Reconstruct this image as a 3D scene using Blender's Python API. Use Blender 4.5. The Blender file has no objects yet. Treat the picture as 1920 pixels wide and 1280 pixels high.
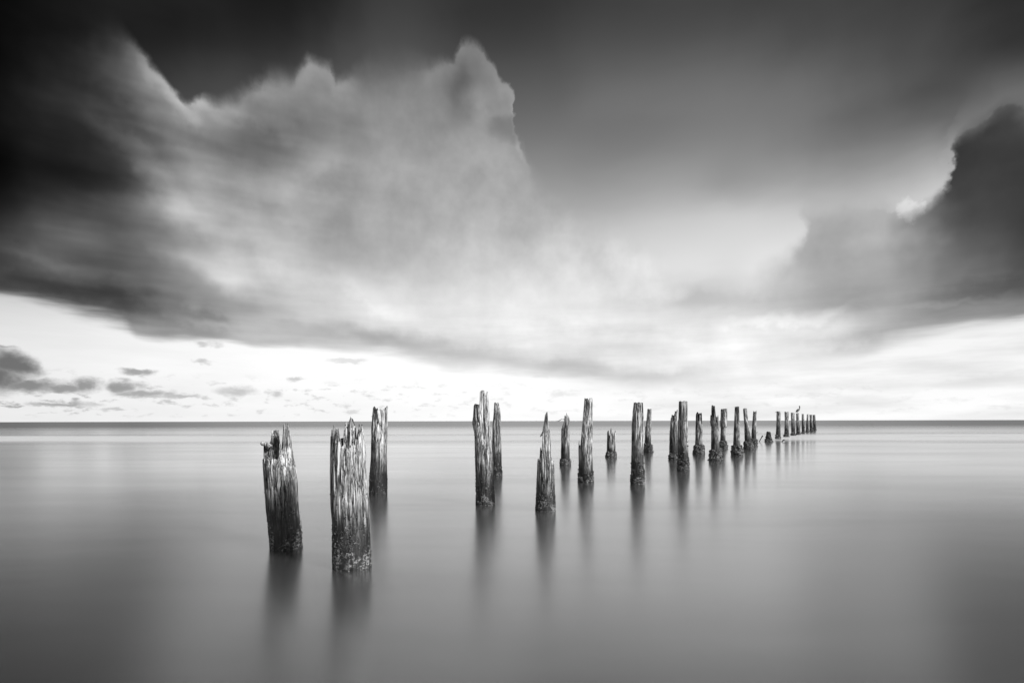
import bpy, math, random
import numpy as np
from mathutils import Matrix, Vector

# ------------------------------------------------------------------ camera
W, H_, F = 1920.0, 1280.0, 20.0 / 36.0 * 1920.0       # photo size and focal length in photo pixels
CAM_H = 1.6
HORIZON_Y = 789.0                                     # level camera with a shifted lens: uprights stay upright
PITCH = 0.0
ROLL = -math.atan(4.0 / 1920.0)
fwd = np.array([0, math.cos(PITCH), math.sin(PITCH)])
up0 = np.array([0, -math.sin(PITCH), math.cos(PITCH)])
rt0 = np.array([1.0, 0, 0])
rt = rt0 * math.cos(ROLL) + up0 * math.sin(ROLL)
upv = -rt0 * math.sin(ROLL) + up0 * math.cos(ROLL)
CAM = np.array([0, 0, CAM_H])

scene = bpy.context.scene
col = scene.collection
cam_data = bpy.data.cameras.new('camera')
cam_data.sensor_width = 36.0
cam_data.lens = 20.0
cam_data.shift_y = (HORIZON_Y - H_ / 2) / W
cam_data.clip_start = 0.05
cam_data.clip_end = 60000.0
cam = bpy.data.objects.new('camera', cam_data)
col.objects.link(cam)
cam.matrix_world = Matrix(((rt[0], upv[0], -fwd[0], 0), (rt[1], upv[1], -fwd[1], 0), (rt[2], upv[2], -fwd[2], CAM_H), (0, 0, 0, 1)))
scene.camera = cam


def ray(x, y):
    d = fwd * F + rt * (x - W / 2) - upv * (y - HORIZON_Y)
    return d / np.linalg.norm(d)


def azel(x, y):
    d = ray(x, y)
    return math.atan2(d[0], d[1]), math.asin(d[2])


def on_water(x, y):
    d = ray(x, y)
    return CAM + d * (-CAM_H / d[2])


def on_plane(x, y, Y):
    d = ray(x, y)
    return CAM + d * (Y / d[1])


# ------------------------------------------------------------------ colour management, sun
scene.view_settings.view_transform = 'Standard'
scene.view_settings.look = 'None'
scene.view_settings.exposure = 0.0
scene.view_settings.gamma = 1.0
scene.cycles.use_denoising = True
scene.cycles.use_adaptive_sampling = True
scene.cycles.adaptive_threshold = 0.015
scene.cycles.adaptive_min_samples = 8
scene.cycles.max_bounces = 4
scene.cycles.diffuse_bounces = 2
scene.cycles.glossy_bounces = 3
scene.cycles.caustics_reflective = False

SUN_AZ, SUN_EL = math.radians(128), math.radians(30)   # soft light from the right, a little behind the camera
sun_dir = Vector((math.sin(SUN_AZ) * math.cos(SUN_EL), math.cos(SUN_AZ) * math.cos(SUN_EL), math.sin(SUN_EL)))
sun_data = bpy.data.lights.new('sun', 'SUN')
sun_data.energy = 4.2
sun_data.angle = math.radians(10)
sun_data.color = (1, 1, 1)
sun = bpy.data.objects.new('sun', sun_data)
sun.rotation_euler = (-sun_dir).to_track_quat('-Z', 'Y').to_euler()
sun.location = (20, -10, 30)
col.objects.link(sun)


# ------------------------------------------------------------------ node expression helper
class X:
    """A float socket with operators that add Math nodes."""
    def __init__(s, nt, sock): s.nt, s.sock = nt, sock
    def _m(s, op, *args, clamp=False):
        n = s.nt.nodes.new('ShaderNodeMath'); n.operation = op; n.use_clamp = clamp
        for i, a in enumerate((s,) + args):
            if isinstance(a, X): s.nt.links.new(a.sock, n.inputs[i])
            else: n.inputs[i].default_value = float(a)
        return X(s.nt, n.outputs[0])
    def __add__(s, o): return s._m('ADD', o)
    __radd__ = __add__
    def __sub__(s, o): return s._m('SUBTRACT', o)
    def __rsub__(s, o): return s._m('MULTIPLY', -1.0)._m('ADD', o)
    def __mul__(s, o): return s._m('MULTIPLY', o)
    __rmul__ = __mul__
    def __truediv__(s, o): return s._m('DIVIDE', o)
    def max(s, o): return s._m('MAXIMUM', o)
    def min(s, o): return s._m('MINIMUM', o)
    def pow(s, o): return s._m('POWER', o)
    def fma(s, a, b): return s._m('MULTIPLY_ADD', a, b)
    def smooth(s, a, b, lo=0.0, hi=1.0):
        n = s.nt.nodes.new('ShaderNodeMapRange'); n.interpolation_type = 'SMOOTHSTEP'
        s.nt.links.new(s.sock, n.inputs['Value'])
        for k, v in (('From Min', a), ('From Max', b), ('To Min', lo), ('To Max', hi)):
            if isinstance(v, X): s.nt.links.new(v.sock, n.inputs[k])
            else: n.inputs[k].default_value = float(v)
        return X(s.nt, n.outputs['Result'])
    def lin(s, a, b, lo=0.0, hi=1.0):
        n = s.nt.nodes.new('ShaderNodeMapRange'); n.interpolation_type = 'LINEAR'; n.clamp = True
        s.nt.links.new(s.sock, n.inputs['Value'])
        for k, v in (('From Min', a), ('From Max', b), ('To Min', lo), ('To Max', hi)):
            n.inputs[k].default_value = float(v)
        return X(s.nt, n.outputs['Result'])
    def curve(s, pts, vector=False):
        n = s.nt.nodes.new('ShaderNodeFloatCurve')
        c = n.mapping.curves[0]
        n.mapping.use_clip = False
        pts = sorted(pts)
        c.points[0].location = pts[0]; c.points[1].location = pts[-1]
        for p in pts[1:-1]: c.points.new(*p)
        for p in c.points: p.handle_type = 'VECTOR' if vector else 'AUTO_CLAMPED'
        n.mapping.update()
        s.nt.links.new(s.sock, n.inputs['Value'])
        return X(s.nt, n.outputs['Value'])


def mixx(a, b, f):
    return (b - a).fma(f, a)


def combine(nt, x, y, z=0.0):
    n = nt.nodes.new('ShaderNodeCombineXYZ')
    for i, v in enumerate((x, y, z)):
        if isinstance(v, X): nt.links.new(v.sock, n.inputs[i])
        else: n.inputs[i].default_value = v
    return n.outputs[0]


def noise(nt, vec, scale, detail=3.0, rough=0.5, dist=0.0, dims='3D'):
    n = nt.nodes.new('ShaderNodeTexNoise')
    n.noise_dimensions = dims
    nt.links.new(vec, n.inputs['Vector'])
    n.inputs['Scale'].default_value = scale; n.inputs['Detail'].default_value = detail
    n.inputs['Roughness'].default_value = rough; n.inputs['Distortion'].default_value = dist
    return X(nt, n.outputs[0])


# ------------------------------------------------------------------ world: cloudy Nishita sky
XS = np.arange(0, 1921, 80.0)
YS = np.array([0, 50, 100, 150, 200, 250, 300, 350, 400, 450, 500, 540, 570, 600, 630, 660, 690, 720, 750, 790.0])
# brightness of the cloud deck (0-255), seen from the pier
DECK = np.array([
 [18,26,34,50,60,70,80,80,85,90,95,95,90,54,62,64,66,68,68,68,66,64,62,54,50],
 [19,27,38,75,90,100,105,110,115,115,110,110,100,64,72,74,76,78,76,72,74,72,68,58,52],
 [20,30,48,98,112,118,118,122,125,120,112,112,118,76,84,86,90,92,92,86,84,78,74,66,58],
 [22,38,60,104,126,132,126,126,134,128,125,112,135,90,98,102,106,108,106,104,98,88,80,70,70],
 [26,48,66,98,138,150,126,122,132,135,134,122,146,104,112,114,116,118,114,108,100,88,74,68,78],
 [22,40,60,92,116,122,114,114,130,140,148,150,146,114,114,116,122,124,118,110,106,98,66,62,80],
 [22,30,42,80,130,122,122,135,150,150,160,165,165,132,130,134,142,138,138,132,124,130,62,62,68],
 [26,36,46,72,145,162,142,155,158,160,162,168,166,150,146,152,160,156,158,156,158,120,70,68,64],
 [44,70,82,90,136,166,160,168,158,162,168,170,166,170,178,186,190,196,190,165,160,152,92,70,66],
 [64,92,98,98,126,172,182,180,166,166,176,182,186,194,200,204,210,214,190,168,168,166,124,84,68],
 [82,92,86,92,118,180,198,188,182,182,194,202,208,214,218,222,226,218,192,172,162,154,130,106,74],
 [72,72,76,92,118,160,184,200,210,206,206,214,220,224,226,222,210,208,196,176,164,158,128,110,114],
 [74,84,100,110,138,152,180,194,207,224,226,226,228,232,232,226,208,204,194,172,164,160,148,138,132],
 [90,100,116,132,150,172,188,206,216,228,226,230,234,236,238,236,234,232,230,214,192,166,150,144,140],
 [110,120,140,160,160,176,186,180,198,192,214,222,232,236,236,230,236,238,230,212,196,180,172,172,172],
 [150,160,170,180,180,190,196,198,200,204,202,212,222,228,230,228,232,238,230,222,208,204,206,210,214],
 [180,185,190,195,200,205,208,210,212,214,216,218,216,212,222,230,228,234,234,230,226,224,228,232,236],
 [190,195,200,205,210,215,218,220,222,224,226,226,224,220,220,220,226,236,240,240,238,236,238,240,242],
 [234,236,238,240,242,244,246,248,250,250,250,250,250,250,250,250,246,242,242,244,246,248,248,248,248],
 [234,236,238,240,242,244,246,248,250,250,250,250,250,250,248,248,246,248,250,252,252,252,252,252,252]], float)
# brightness of the higher, darker layer behind the billowing edges
BACK = DECK.copy()
BACK[:9, :14] = [
 [19,27,32,34,34,36,34,38,42,62,60,54,52,54],
 [20,27,32,36,36,38,36,44,60,72,68,58,58,64],
 [20,28,36,40,44,54,52,56,70,82,80,72,72,76],
 [20,30,42,52,62,68,68,76,86,92,92,86,86,88],
 [22,32,48,60,72,76,82,90,98,102,102,98,100,102],
 [26,40,58,80,90,95,98,104,108,112,112,112,113,114],
 [30,44,66,100,110,115,118,122,126,128,128,128,130,132],
 [40,60,90,120,140,145,145,148,150,150,150,150,150,150],
 [60,90,110,130,150,160,160,165,165,165,168,168,168,170]]
BACK[2:12, 18:] = [
 [92,86,84,78,74,66,60],
 [106,104,98,88,80,78,92],
 [116,112,102,90,86,98,112],
 [122,114,108,106,108,114,118],
 [140,136,130,142,164,150,140],
 [162,162,164,172,182,170,160],
 [198,200,192,188,198,190,180],
 [216,217,216,224,220,210,200],
 [228,230,228,228,225,220,215],
 [228,230,230,230,228,224,220]]
# brightness of the clear band under the deck, at three heights
LOW_Y = np.array([560, 680, 790.0])
LOW = np.array([np.interp(XS, [0,160,400,640,1000,1300,1920], [196,214,236,250,252,246,240]),
                np.interp(XS, [0,240,480,640,1000,1400,1920], [230,244,252,257,257,248,242]),
                np.interp(XS, [0,320,640,1000,1280,1920], [236,241,248,252,249,252])])


def table_at(tab, ys, x, y):
    x = min(max(x, 0), 1920); y = min(max(y, ys[0]), ys[-1])
    c = [np.interp(x, XS, r) for r in tab]
    return float(np.interp(y, ys, c))


def pix_of(az, el):
    d = np.array([math.sin(az) * math.cos(el), math.cos(az) * math.cos(el), math.sin(el)])
    k = F / (d @ fwd)
    return W / 2 + (d @ rt) * k, HORIZON_Y - (d @ upv) * k


AZ_STOPS = [-95, -60, -43.5] + list(np.linspace(-40, 40, 26)) + [43.5, 60, 95]
EL_ROWS = [-2, 0, 1.2, 2.4, 3.6, 4.8, 6, 7.2, 8.5, 10, 12, 14, 16, 18.5, 21, 23.5, 26, 28.5, 31, 34, 37, 42, 60, 88]


def sky_rows(tab, ys):
    out = []
    for el in EL_ROWS:
        r = []
        e = math.radians(min(max(el, 0), 40))
        for a in AZ_STOPS:
            x, y = pix_of(math.radians(min(max(a, -44), 44)), e)
            r.append(table_at(tab, ys, x, y))
        r = np.array(r)
        m = r[3:-3].mean()
        r[0] = r[-1] = m
        r[1] = (r[1] + m) / 2; r[-2] = (r[-2] + m) / 2
        if el > 40:
            t = min(1.0, (el - 40) / 22.0)
            r = r * (1 - t) + 58.0 * t
        out.append(r)
    R = np.array(out) / 255.0
    n = len(R)                                   # rows are blended with a quadratic B-spline: solve for its coefficients
    A = np.eye(n) * 0.75 + np.diag([0.125] * (n - 1), 1) + np.diag([0.125] * (n - 1), -1)
    A[0, 0] = A[-1, -1] = 0.875
    return np.linalg.solve(A, R)


world = bpy.data.worlds.new('World')
scene.world = world
world.use_nodes = True
world.cycles.sampling_method = 'NONE'           # the cloud cover is even: plain BSDF sampling is enough
nt = world.node_tree
nt.nodes.clear()
L = nt.links.new
tc = nt.nodes.new('ShaderNodeTexCoord')
nrm = nt.nodes.new('ShaderNodeVectorMath'); nrm.operation = 'NORMALIZE'
L(tc.outputs['Generated'], nrm.inputs[0])
sep = nt.nodes.new('ShaderNodeSeparateXYZ'); L(nrm.outputs[0], sep.inputs[0])
dx, dy, dz = (X(nt, o) for o in sep.outputs)
AZ = dx._m('ARCTAN2', dy)
EL = dz._m('ARCSINE').max(0.0)
ae = combine(nt, AZ, EL, 0.0)


def color_ramp_node(rows3):
    n = nt.nodes.new('ShaderNodeValToRGB')
    cr = n.color_ramp
    cr.interpolation = 'CARDINAL'
    pos = [(a + 95) / 190.0 for a in AZ_STOPS]
    cr.elements[0].position = 0.0; cr.elements[1].position = 1.0
    for p in pos[1:-1]: cr.elements.new(p)
    for i, e in enumerate(cr.elements):
        e.color = (rows3[0][i], rows3[1][i], rows3[2][i], 1)
    return n


def sky_table(C, az, idx):
    """blend the rows C (three per colour ramp) with quadratic B-spline weights of idx"""
    u = az.lin(math.radians(-95), math.radians(95))
    tot = None
    iv = combine(nt, idx, idx, idx)
    def vm(op, a, b=None):
        n = nt.nodes.new('ShaderNodeVectorMath'); n.operation = op
        for i, v in enumerate((a, b)):
            if v is None: continue
            if isinstance(v, tuple): n.inputs[i].default_value = v
            else: L(v, n.inputs[i])
        return n
    for k in range(0, len(C), 3):
        rp = color_ramp_node(C[k:k + 3])
        L(u.sock, rp.inputs[0])
        t = vm('ABSOLUTE', vm('SUBTRACT', iv, (k, k + 1, k + 2)).outputs[0]).outputs[0]
        a = vm('MAXIMUM', vm('SUBTRACT', (1.5,) * 3, t).outputs[0], (0, 0, 0)).outputs[0]
        b = vm('MAXIMUM', vm('SUBTRACT', (0.5,) * 3, t).outputs[0], (0, 0, 0)).outputs[0]
        a2 = vm('MULTIPLY', vm('MULTIPLY', a, a).outputs[0], (0.5,) * 3).outputs[0]
        b2 = vm('MULTIPLY', vm('MULTIPLY', b, b).outputs[0], (1.5,) * 3).outputs[0]
        w = vm('SUBTRACT', a2, b2).outputs[0]
        d = vm('DOT_PRODUCT', rp.outputs[0], w)
        d = X(nt, d.outputs['Value'])
        tot = d if tot is None else tot + d
    return tot


# soft streaky warp of the sky coordinates (wind-drawn cloud)
streak = nt.nodes.new('ShaderNodeMapping'); L(ae, streak.inputs[0])
streak.inputs['Rotation'].default_value = (0, 0, math.radians(12))
streak.inputs['Scale'].default_value = (3.0, 9.0, 1)
sv = streak.outputs[0]
n_a = noise(nt, sv, 1.6, 3, 0.55, 0, '2D')
n_b = noise(nt, ae, 9.0, 3, 0.55, 0, '2D')
diag = nt.nodes.new('ShaderNodeMapping'); L(ae, diag.inputs[0])
diag.vector_type = 'POINT'
diag.inputs['Rotation'].default_value = (0, 0, math.radians(34))
diag.inputs['Scale'].default_value = (2.2, 11.0, 1)
n_dg = noise(nt, diag.outputs[0], 1.5, 3, 0.55, 0, '2D')            # streaks falling to the right in the big left cloud
n_hz = noise(nt, combine(nt, AZ * 5.0, EL.fma(34.0, 14.0), 0.0), 1.0, 4, 0.55, 0, '2D')   # flat streaks low down
azw = (n_b - 0.5).fma(0.06, AZ)
elw = (n_a - 0.5).fma(0.040, EL)
n_el = len(EL_ROWS)
idx_pts = [(math.radians(max(e, 0)) / math.radians(90), i / 30.0) for i, e in enumerate(EL_ROWS) if i >= 1]
EL90 = math.radians(90)
# idx from elevation: piecewise by two curves so that the low rows keep their resolution
lo_pts = [(math.radians(e) / math.radians(42), i / 30.0) for i, e in enumerate(EL_ROWS) if 1 <= i <= 21]
hi_pts = [((e - 42) / 46.0, i / 30.0) for i, e in enumerate(EL_ROWS) if i >= 21]
idx = (elw / math.radians(42)).max(0.0).min(1.0).curve(lo_pts, True) * 30.0 + \
      (((elw - math.radians(42)) / math.radians(46)).max(0.0).min(1.0).curve(hi_pts, True) * 30.0 - 21.0)
idx = idx.min(n_el - 2.0)
deck = sky_table(sky_rows(DECK, YS), azw, idx)
back = sky_table(sky_rows(BACK, YS), azw, idx)
lowC = []
for a in range(3):
    lowC.append([table_at(LOW[a:a + 1], LOW_Y[a:a + 1], pix_of(math.radians(min(max(s, -44), 44)), math.radians(2))[0], 0) / 255 for s in AZ_STOPS])
rl = color_ramp_node(lowC)
L(AZ.lin(math.radians(-95), math.radians(95)).sock, rl.inputs[0])
sl = nt.nodes.new('ShaderNodeSeparateColor'); L(rl.outputs[0], sl.inputs[0])
l_hi, l_mid, l_lo = (X(nt, o) for o in sl.outputs)
low = mixx(mixx(l_lo, l_mid, EL.smooth(0.0, math.radians(6))), l_hi, EL.smooth(math.radians(5), math.radians(12)))

# billowing upper edge of the cumulus: elevation of the edge as a function of azimuth
AZR = math.radians(46)
ELR = math.radians(42)


def edge_curve(pts, az):
    q = []
    for x, y in pts:
        a, e = azel(x, y)
        q.append(((a + AZR) / (2 * AZR), e / ELR))
    return ((az + AZR) / (2 * AZR)).max(0.0).min(1.0).curve(q) * ELR


n_f = noise(nt, ae, 26.0, 4, 0.52, 0, '2D')
n_g = noise(nt, combine(nt, AZ + 7.3, EL, 0.0), 26.0, 4, 0.52, 0, '2D')
n_c_ = noise(nt, combine(nt, AZ + 3.1, EL, 0.0), 13.0, 4, 0.55, 0, '2D')
az_e = (n_f - 0.5).fma(0.030, AZ)
el_e = (n_g - 0.5).fma(0.018, EL)
TOP = [(-40,60),(60,66),(140,56),(200,60),(235,72),(262,92),(285,118),(305,140),(330,168),(362,204),(385,186),(430,192),(470,172),(505,140),(545,150),
       (575,122),(597,110),(620,118),(638,150),(660,148),(720,138),(780,128),(815,124),(836,114),(846,118),(855,106),(864,90),(877,80),
       (892,80),(908,92),(925,110),(943,134),(958,165),(966,215),(974,262),(984,284),(996,330),(1030,375),(1100,420),(1200,470),(1300,540),(1380,552),
       (1440,512),(1485,472),(1508,440),(1516,400),(1560,396),(1640,396),(1690,402),(1715,392),(1745,372),(1772,352),(1780,310),(1792,272),
       (1815,246),(1845,232),(1868,208),(1895,204),(1960,214)]
SOFT = [(-40,44),(100,38),(200,38),(240,18),(275,10),(360,10),(400,12),(440,22),(500,26),(560,20),(600,10),(640,11),(665,24),(740,44),(800,26),(835,11),(960,8),(985,26),(1015,40),(1060,40),
        (1300,40),(1440,40),(1490,28),(1520,26),(1560,34),(1640,34),(1700,20),(1780,15),(1830,22),(1890,18),(1960,24)]
e_top = edge_curve(TOP, (n_b - 0.5).fma(0.04, az_e)) + (n_c_ - 0.5) * 0.014
soft_q = []
for x, s in SOFT:
    soft_q.append(((azel(x, 400)[0] + AZR) / (2 * AZR), s / F / 0.1))
soft = ((AZ + AZR) / (2 * AZR)).max(0.0).min(1.0).curve(soft_q) * 0.1
m_top = (e_top - el_e).smooth(soft * -1.0, soft)


def disc(x, y, rx, ry, az, el, rot=0.0):
    a, e = azel(x, y)
    a2, e2 = azel(x + rx, y); a3, e3 = azel(x, y - ry)
    qa, qe = az - a, el - e
    if rot:
        c, s = math.cos(rot), math.sin(rot)
        qa, qe = qa * c + qe * s, qe * c - qa * s
    qa = qa / abs(a2 - a); qe = qe / abs(e3 - e)
    return (qa * qa + qe * qe)


# hollow in the right flank of the big cumulus
m_top = m_top * disc(964, 240, 48, 28, az_e, el_e).smooth(0.1, 1.5, 0.45, 1.0)
# billow texture inside the cumulus
n_c = n_c_
n_d = n_a
hi_el = EL.smooth(math.radians(9), math.radians(20))
left = AZ.smooth(azel(350, 400)[0], azel(850, 400)[0], 1.0, 0.15)
lowd = EL.smooth(math.radians(7), math.radians(15), 1.0, 0.0)
deck_t = deck + (n_c - 0.5) * 0.22 * hi_el * deck + (n_d - 0.5) * 0.05 + (n_dg - 0.5) * 0.30 * left * deck.smooth(0.05, 0.4) + (n_hz - 0.5) * 0.15 * lowd + (n_c - 0.5) * 0.14 * deck * deck
# thin lit rim where the cumulus edge faces the light
rim = (e_top - el_e).smooth(-0.001, 0.006) * (e_top - el_e).smooth(0.010, 0.034, 1.0, 0.0)
rim_az = ((AZ + AZR) / (2 * AZR)).max(0.0).min(1.0).curve(
    [((azel(x, 200)[0] + AZR) / (2 * AZR), v) for x, v in [(0,0),(200,0.2),(300,0.8),(362,1),(420,0.4),(560,0.5),(600,1),(640,0.9),(700,0.1),(820,0.6),(880,0.7),(960,0.9),(985,0.5),(1010,0),(1500,0),(1920,0)]])
deck_t = deck_t + rim * rim_az * 0.05
# folds, ridges and flat bases drawn out by the wind: centre, half length, half width, slope, gain
FOLDS = [(322,172,80,24,42,.07),(250,238,100,28,28,-.05),(292,338,140,30,38,.11),(120,537,220,18,3,-.05),(60,478,120,15,8,.05),
         (395,505,95,26,24,.08),(250,580,90,17,9,-.09),(325,620,100,15,3,-.08),(372,590,70,12,12,-.07),(520,470,80,34,30,.05),(680,545,80,18,34,.05),
         (690,628,130,20,4,-.09),(870,660,120,18,3,-.06),(1080,686,140,15,2,-.06),(1210,706,120,11,0,-.05),
         (1345,560,115,20,5,-.08),(1270,578,150,22,2,-.04),(1120,640,160,30,6,-.025),(1480,598,130,11,-3,.07),(1560,620,60,14,0,.05),(1590,656,130,14,-6,-.07),(1850,540,150,26,-4,-.06),(1790,562,110,8,-3,.05),
         (902,190,20,44,-78,.06),(860,170,26,70,8,-.05),(475,258,85,26,8,-.06),(605,300,70,34,-20,.05),(1760,470,70,46,-40,-.05)]
wav = combine(nt, (n_b - 0.5).fma(0.07, az_e), (n_c - 0.5).fma(0.05, el_e), 0.0)
for (x, y, rx_, ry_, slope, g) in FOLDS:
    a, e = azel(x, y)
    ra = abs(azel(x + rx_, y)[0] - a); re = abs(azel(x, y - ry_)[1] - e)
    mp = nt.nodes.new('ShaderNodeMapping'); mp.vector_type = 'TEXTURE'
    mp.inputs['Location'].default_value = (a, e, 0)
    mp.inputs['Rotation'].default_value = (0, 0, math.radians(-slope))
    mp.inputs['Scale'].default_value = (ra, re, 1)
    L(wav, mp.inputs[0])
    ln = nt.nodes.new('ShaderNodeVectorMath'); ln.operation = 'LENGTH'; L(mp.outputs[0], ln.inputs[0])
    deck_t = deck_t + X(nt, ln.outputs['Value']).smooth(0.0, 1.5, g, 0.0)
back_t = back + (n_d - 0.5) * 0.05
upper = mixx(back_t, deck_t, m_top)
az_r, el_r = (n_f - 0.5).fma(0.06, AZ), (n_g - 0.5).fma(0.06, EL)
# a lit wisp beside the dark right cloud
for (x, y, rx, ry, rot, g) in ((1706, 392, 20, 30, 0.5, 0.09),):
    upper = upper + disc(x, y, rx, ry, az_r, el_r, rot).smooth(0.0, 1.0, g, 0.0)
# brighter sky just outside the dark right cloud
halo = (el_e - e_top).smooth(0.0, 0.006) * (el_e - e_top).smooth(0.0, 0.07, 1.0, 0.0) * AZ.smooth(azel(1560, 400)[0], azel(1740, 400)[0])
upper = upper + halo * 0.05

# lower edge of the deck over the clear band
BASE = [(-40,548),(0,553),(60,562),(110,574),(160,588),(200,598),(228,606),(245,622),(300,630),(360,631),(420,632),(480,642),(540,648),(600,652),(680,656),
        (740,662),(800,674),(850,688),(920,690),(980,698),(1040,706),(1100,716),(1180,724),(1260,724),(1320,726),(1380,722),(1440,694),(1480,668),
        (1560,664),(1620,656),(1680,636),(1740,622),(1800,611),(1860,604),(1960,590)]
n_h = n_hz
e_base = edge_curve(BASE, (n_b - 0.5).fma(0.03, AZ))
base_soft = ((AZ + AZR) / (2 * AZR)).max(0.0).min(1.0).curve(
    [((azel(x, 640)[0] + AZR) / (2 * AZR), v / F / 0.1) for x, v in [(-40,15),(200,13),(600,12),(900,12),(1150,14),(1300,26),(1440,34),(1560,26),(1680,16),(1960,8)]]) * 0.1
m_base = ((n_h - 0.5).fma(0.042, EL) - e_base).smooth(base_soft * -1.0, base_soft)
low = low + (n_hz - 0.62).min(0.0) * 0.24 * AZ.smooth(azel(900, 700)[0], azel(1500, 700)[0], 0.25, 1.0)
skyv = mixx(low, upper, m_base)

# small fair-weather clouds low over the horizon
SMALL = [(15,650,40,5,.5),(18,682,58,30,1),(-30,705,80,36,1),(40,722,70,15,.8),(110,728,60,9,.7),(150,722,34,15,.75),(225,724,36,13,.8),(275,738,60,8,.7),(340,742,38,5,.6),
         (258,697,36,7,.75),(385,645,26,7,.5),(380,678,26,4,.5),(445,733,40,10,.65),(515,738,13,7,.6),(558,709,20,4,.6),
         (125,758,60,5,.55),(150,752,16,6,.5),(20,760,34,3,.5),(215,768,34,4,.35),(650,676,40,5,.35),(1060,738,30,7,.25),(1015,706,24,5,.25)]
n_sm = noise(nt, combine(nt, AZ * 34.0, EL * 90.0, 0.0), 1.0, 4, 0.6, 0, '2D')
az_s = (n_f - 0.5).fma(0.06, AZ)
el_s = (n_sm - 0.5).fma(0.016, EL)
cl = None
for (x, y, rx, ry, g) in SMALL:
    a, e = azel(x, y)
    ra = abs(azel(x + rx, y)[0] - a); re = abs(azel(x, y - ry)[1] - e)
    n1 = nt.nodes.new('ShaderNodeVectorMath'); n1.operation = 'MULTIPLY_ADD'
    if cl is None: ves = combine(nt, az_s, el_s, 0.0)
    L(ves, n1.inputs[0])
    n1.inputs[1].default_value = (1 / ra, 1 / re, 0); n1.inputs[2].default_value = (-a / ra, -e / re, 0)
    n2 = nt.nodes.new('ShaderNodeVectorMath'); n2.operation = 'LENGTH'; L(n1.outputs[0], n2.inputs[0])
    d = X(nt, n2.outputs['Value']).smooth(0.25, 1.35, g, 0.0)
    cl = d if cl is None else cl.max(d)
sc = n_sm.smooth(0.54, 0.76) * EL.smooth(math.radians(0.2), math.radians(0.8)) * EL.smooth(math.radians(2.6), math.radians(4.6), 1.0, 0.0) * AZ.smooth(azel(500, 760)[0], azel(1100, 760)[0], 0.45, 0.15)
cl = cl.max(sc)
cl = cl * (1.0 - m_base * 0.7)
small_v = AZ.smooth(azel(0, 720)[0], azel(500, 720)[0], 0.44, 0.70)
skyv = mixx(skyv, small_v.min(skyv), cl)

skyv = skyv.max(0.02)
rad = skyv.pow(2.2) * 1.02                              # to linear light
nish = nt.nodes.new('ShaderNodeTexSky')
nish.sky_type = 'NISHITA'
nish.sun_disc = False
nish.sun_elevation = SUN_EL
nish.sun_rotation = SUN_AZ
bw = nt.nodes.new('ShaderNodeRGBToBW'); L(nish.outputs[0], bw.inputs[0])
clear = X(nt, bw.outputs[0]) * skyv.smooth(0.90, 1.0) * 0.05     # Nishita light through the clear band
total = rad * 10.0 + clear
bg = nt.nodes.new('ShaderNodeBackground')
bg.inputs['Strength'].default_value = 0.1
L(total.sock, bg.inputs['Color'])
wo = nt.nodes.new('ShaderNodeOutputWorld')
L(bg.outputs[0], wo.inputs['Surface'])


# ------------------------------------------------------------------ materials
def new_mat(name):
    m = bpy.data.materials.new(name)
    m.use_nodes = True
    t = m.node_tree
    t.nodes.clear()
    out = t.nodes.new('ShaderNodeOutputMaterial')
    return m, t, out


def grey(t, v):
    n = t.nodes.new('ShaderNodeCombineColor')
    for i in range(3): t.links.new(v.sock, n.inputs[i])
    return n.outputs[0]


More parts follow.
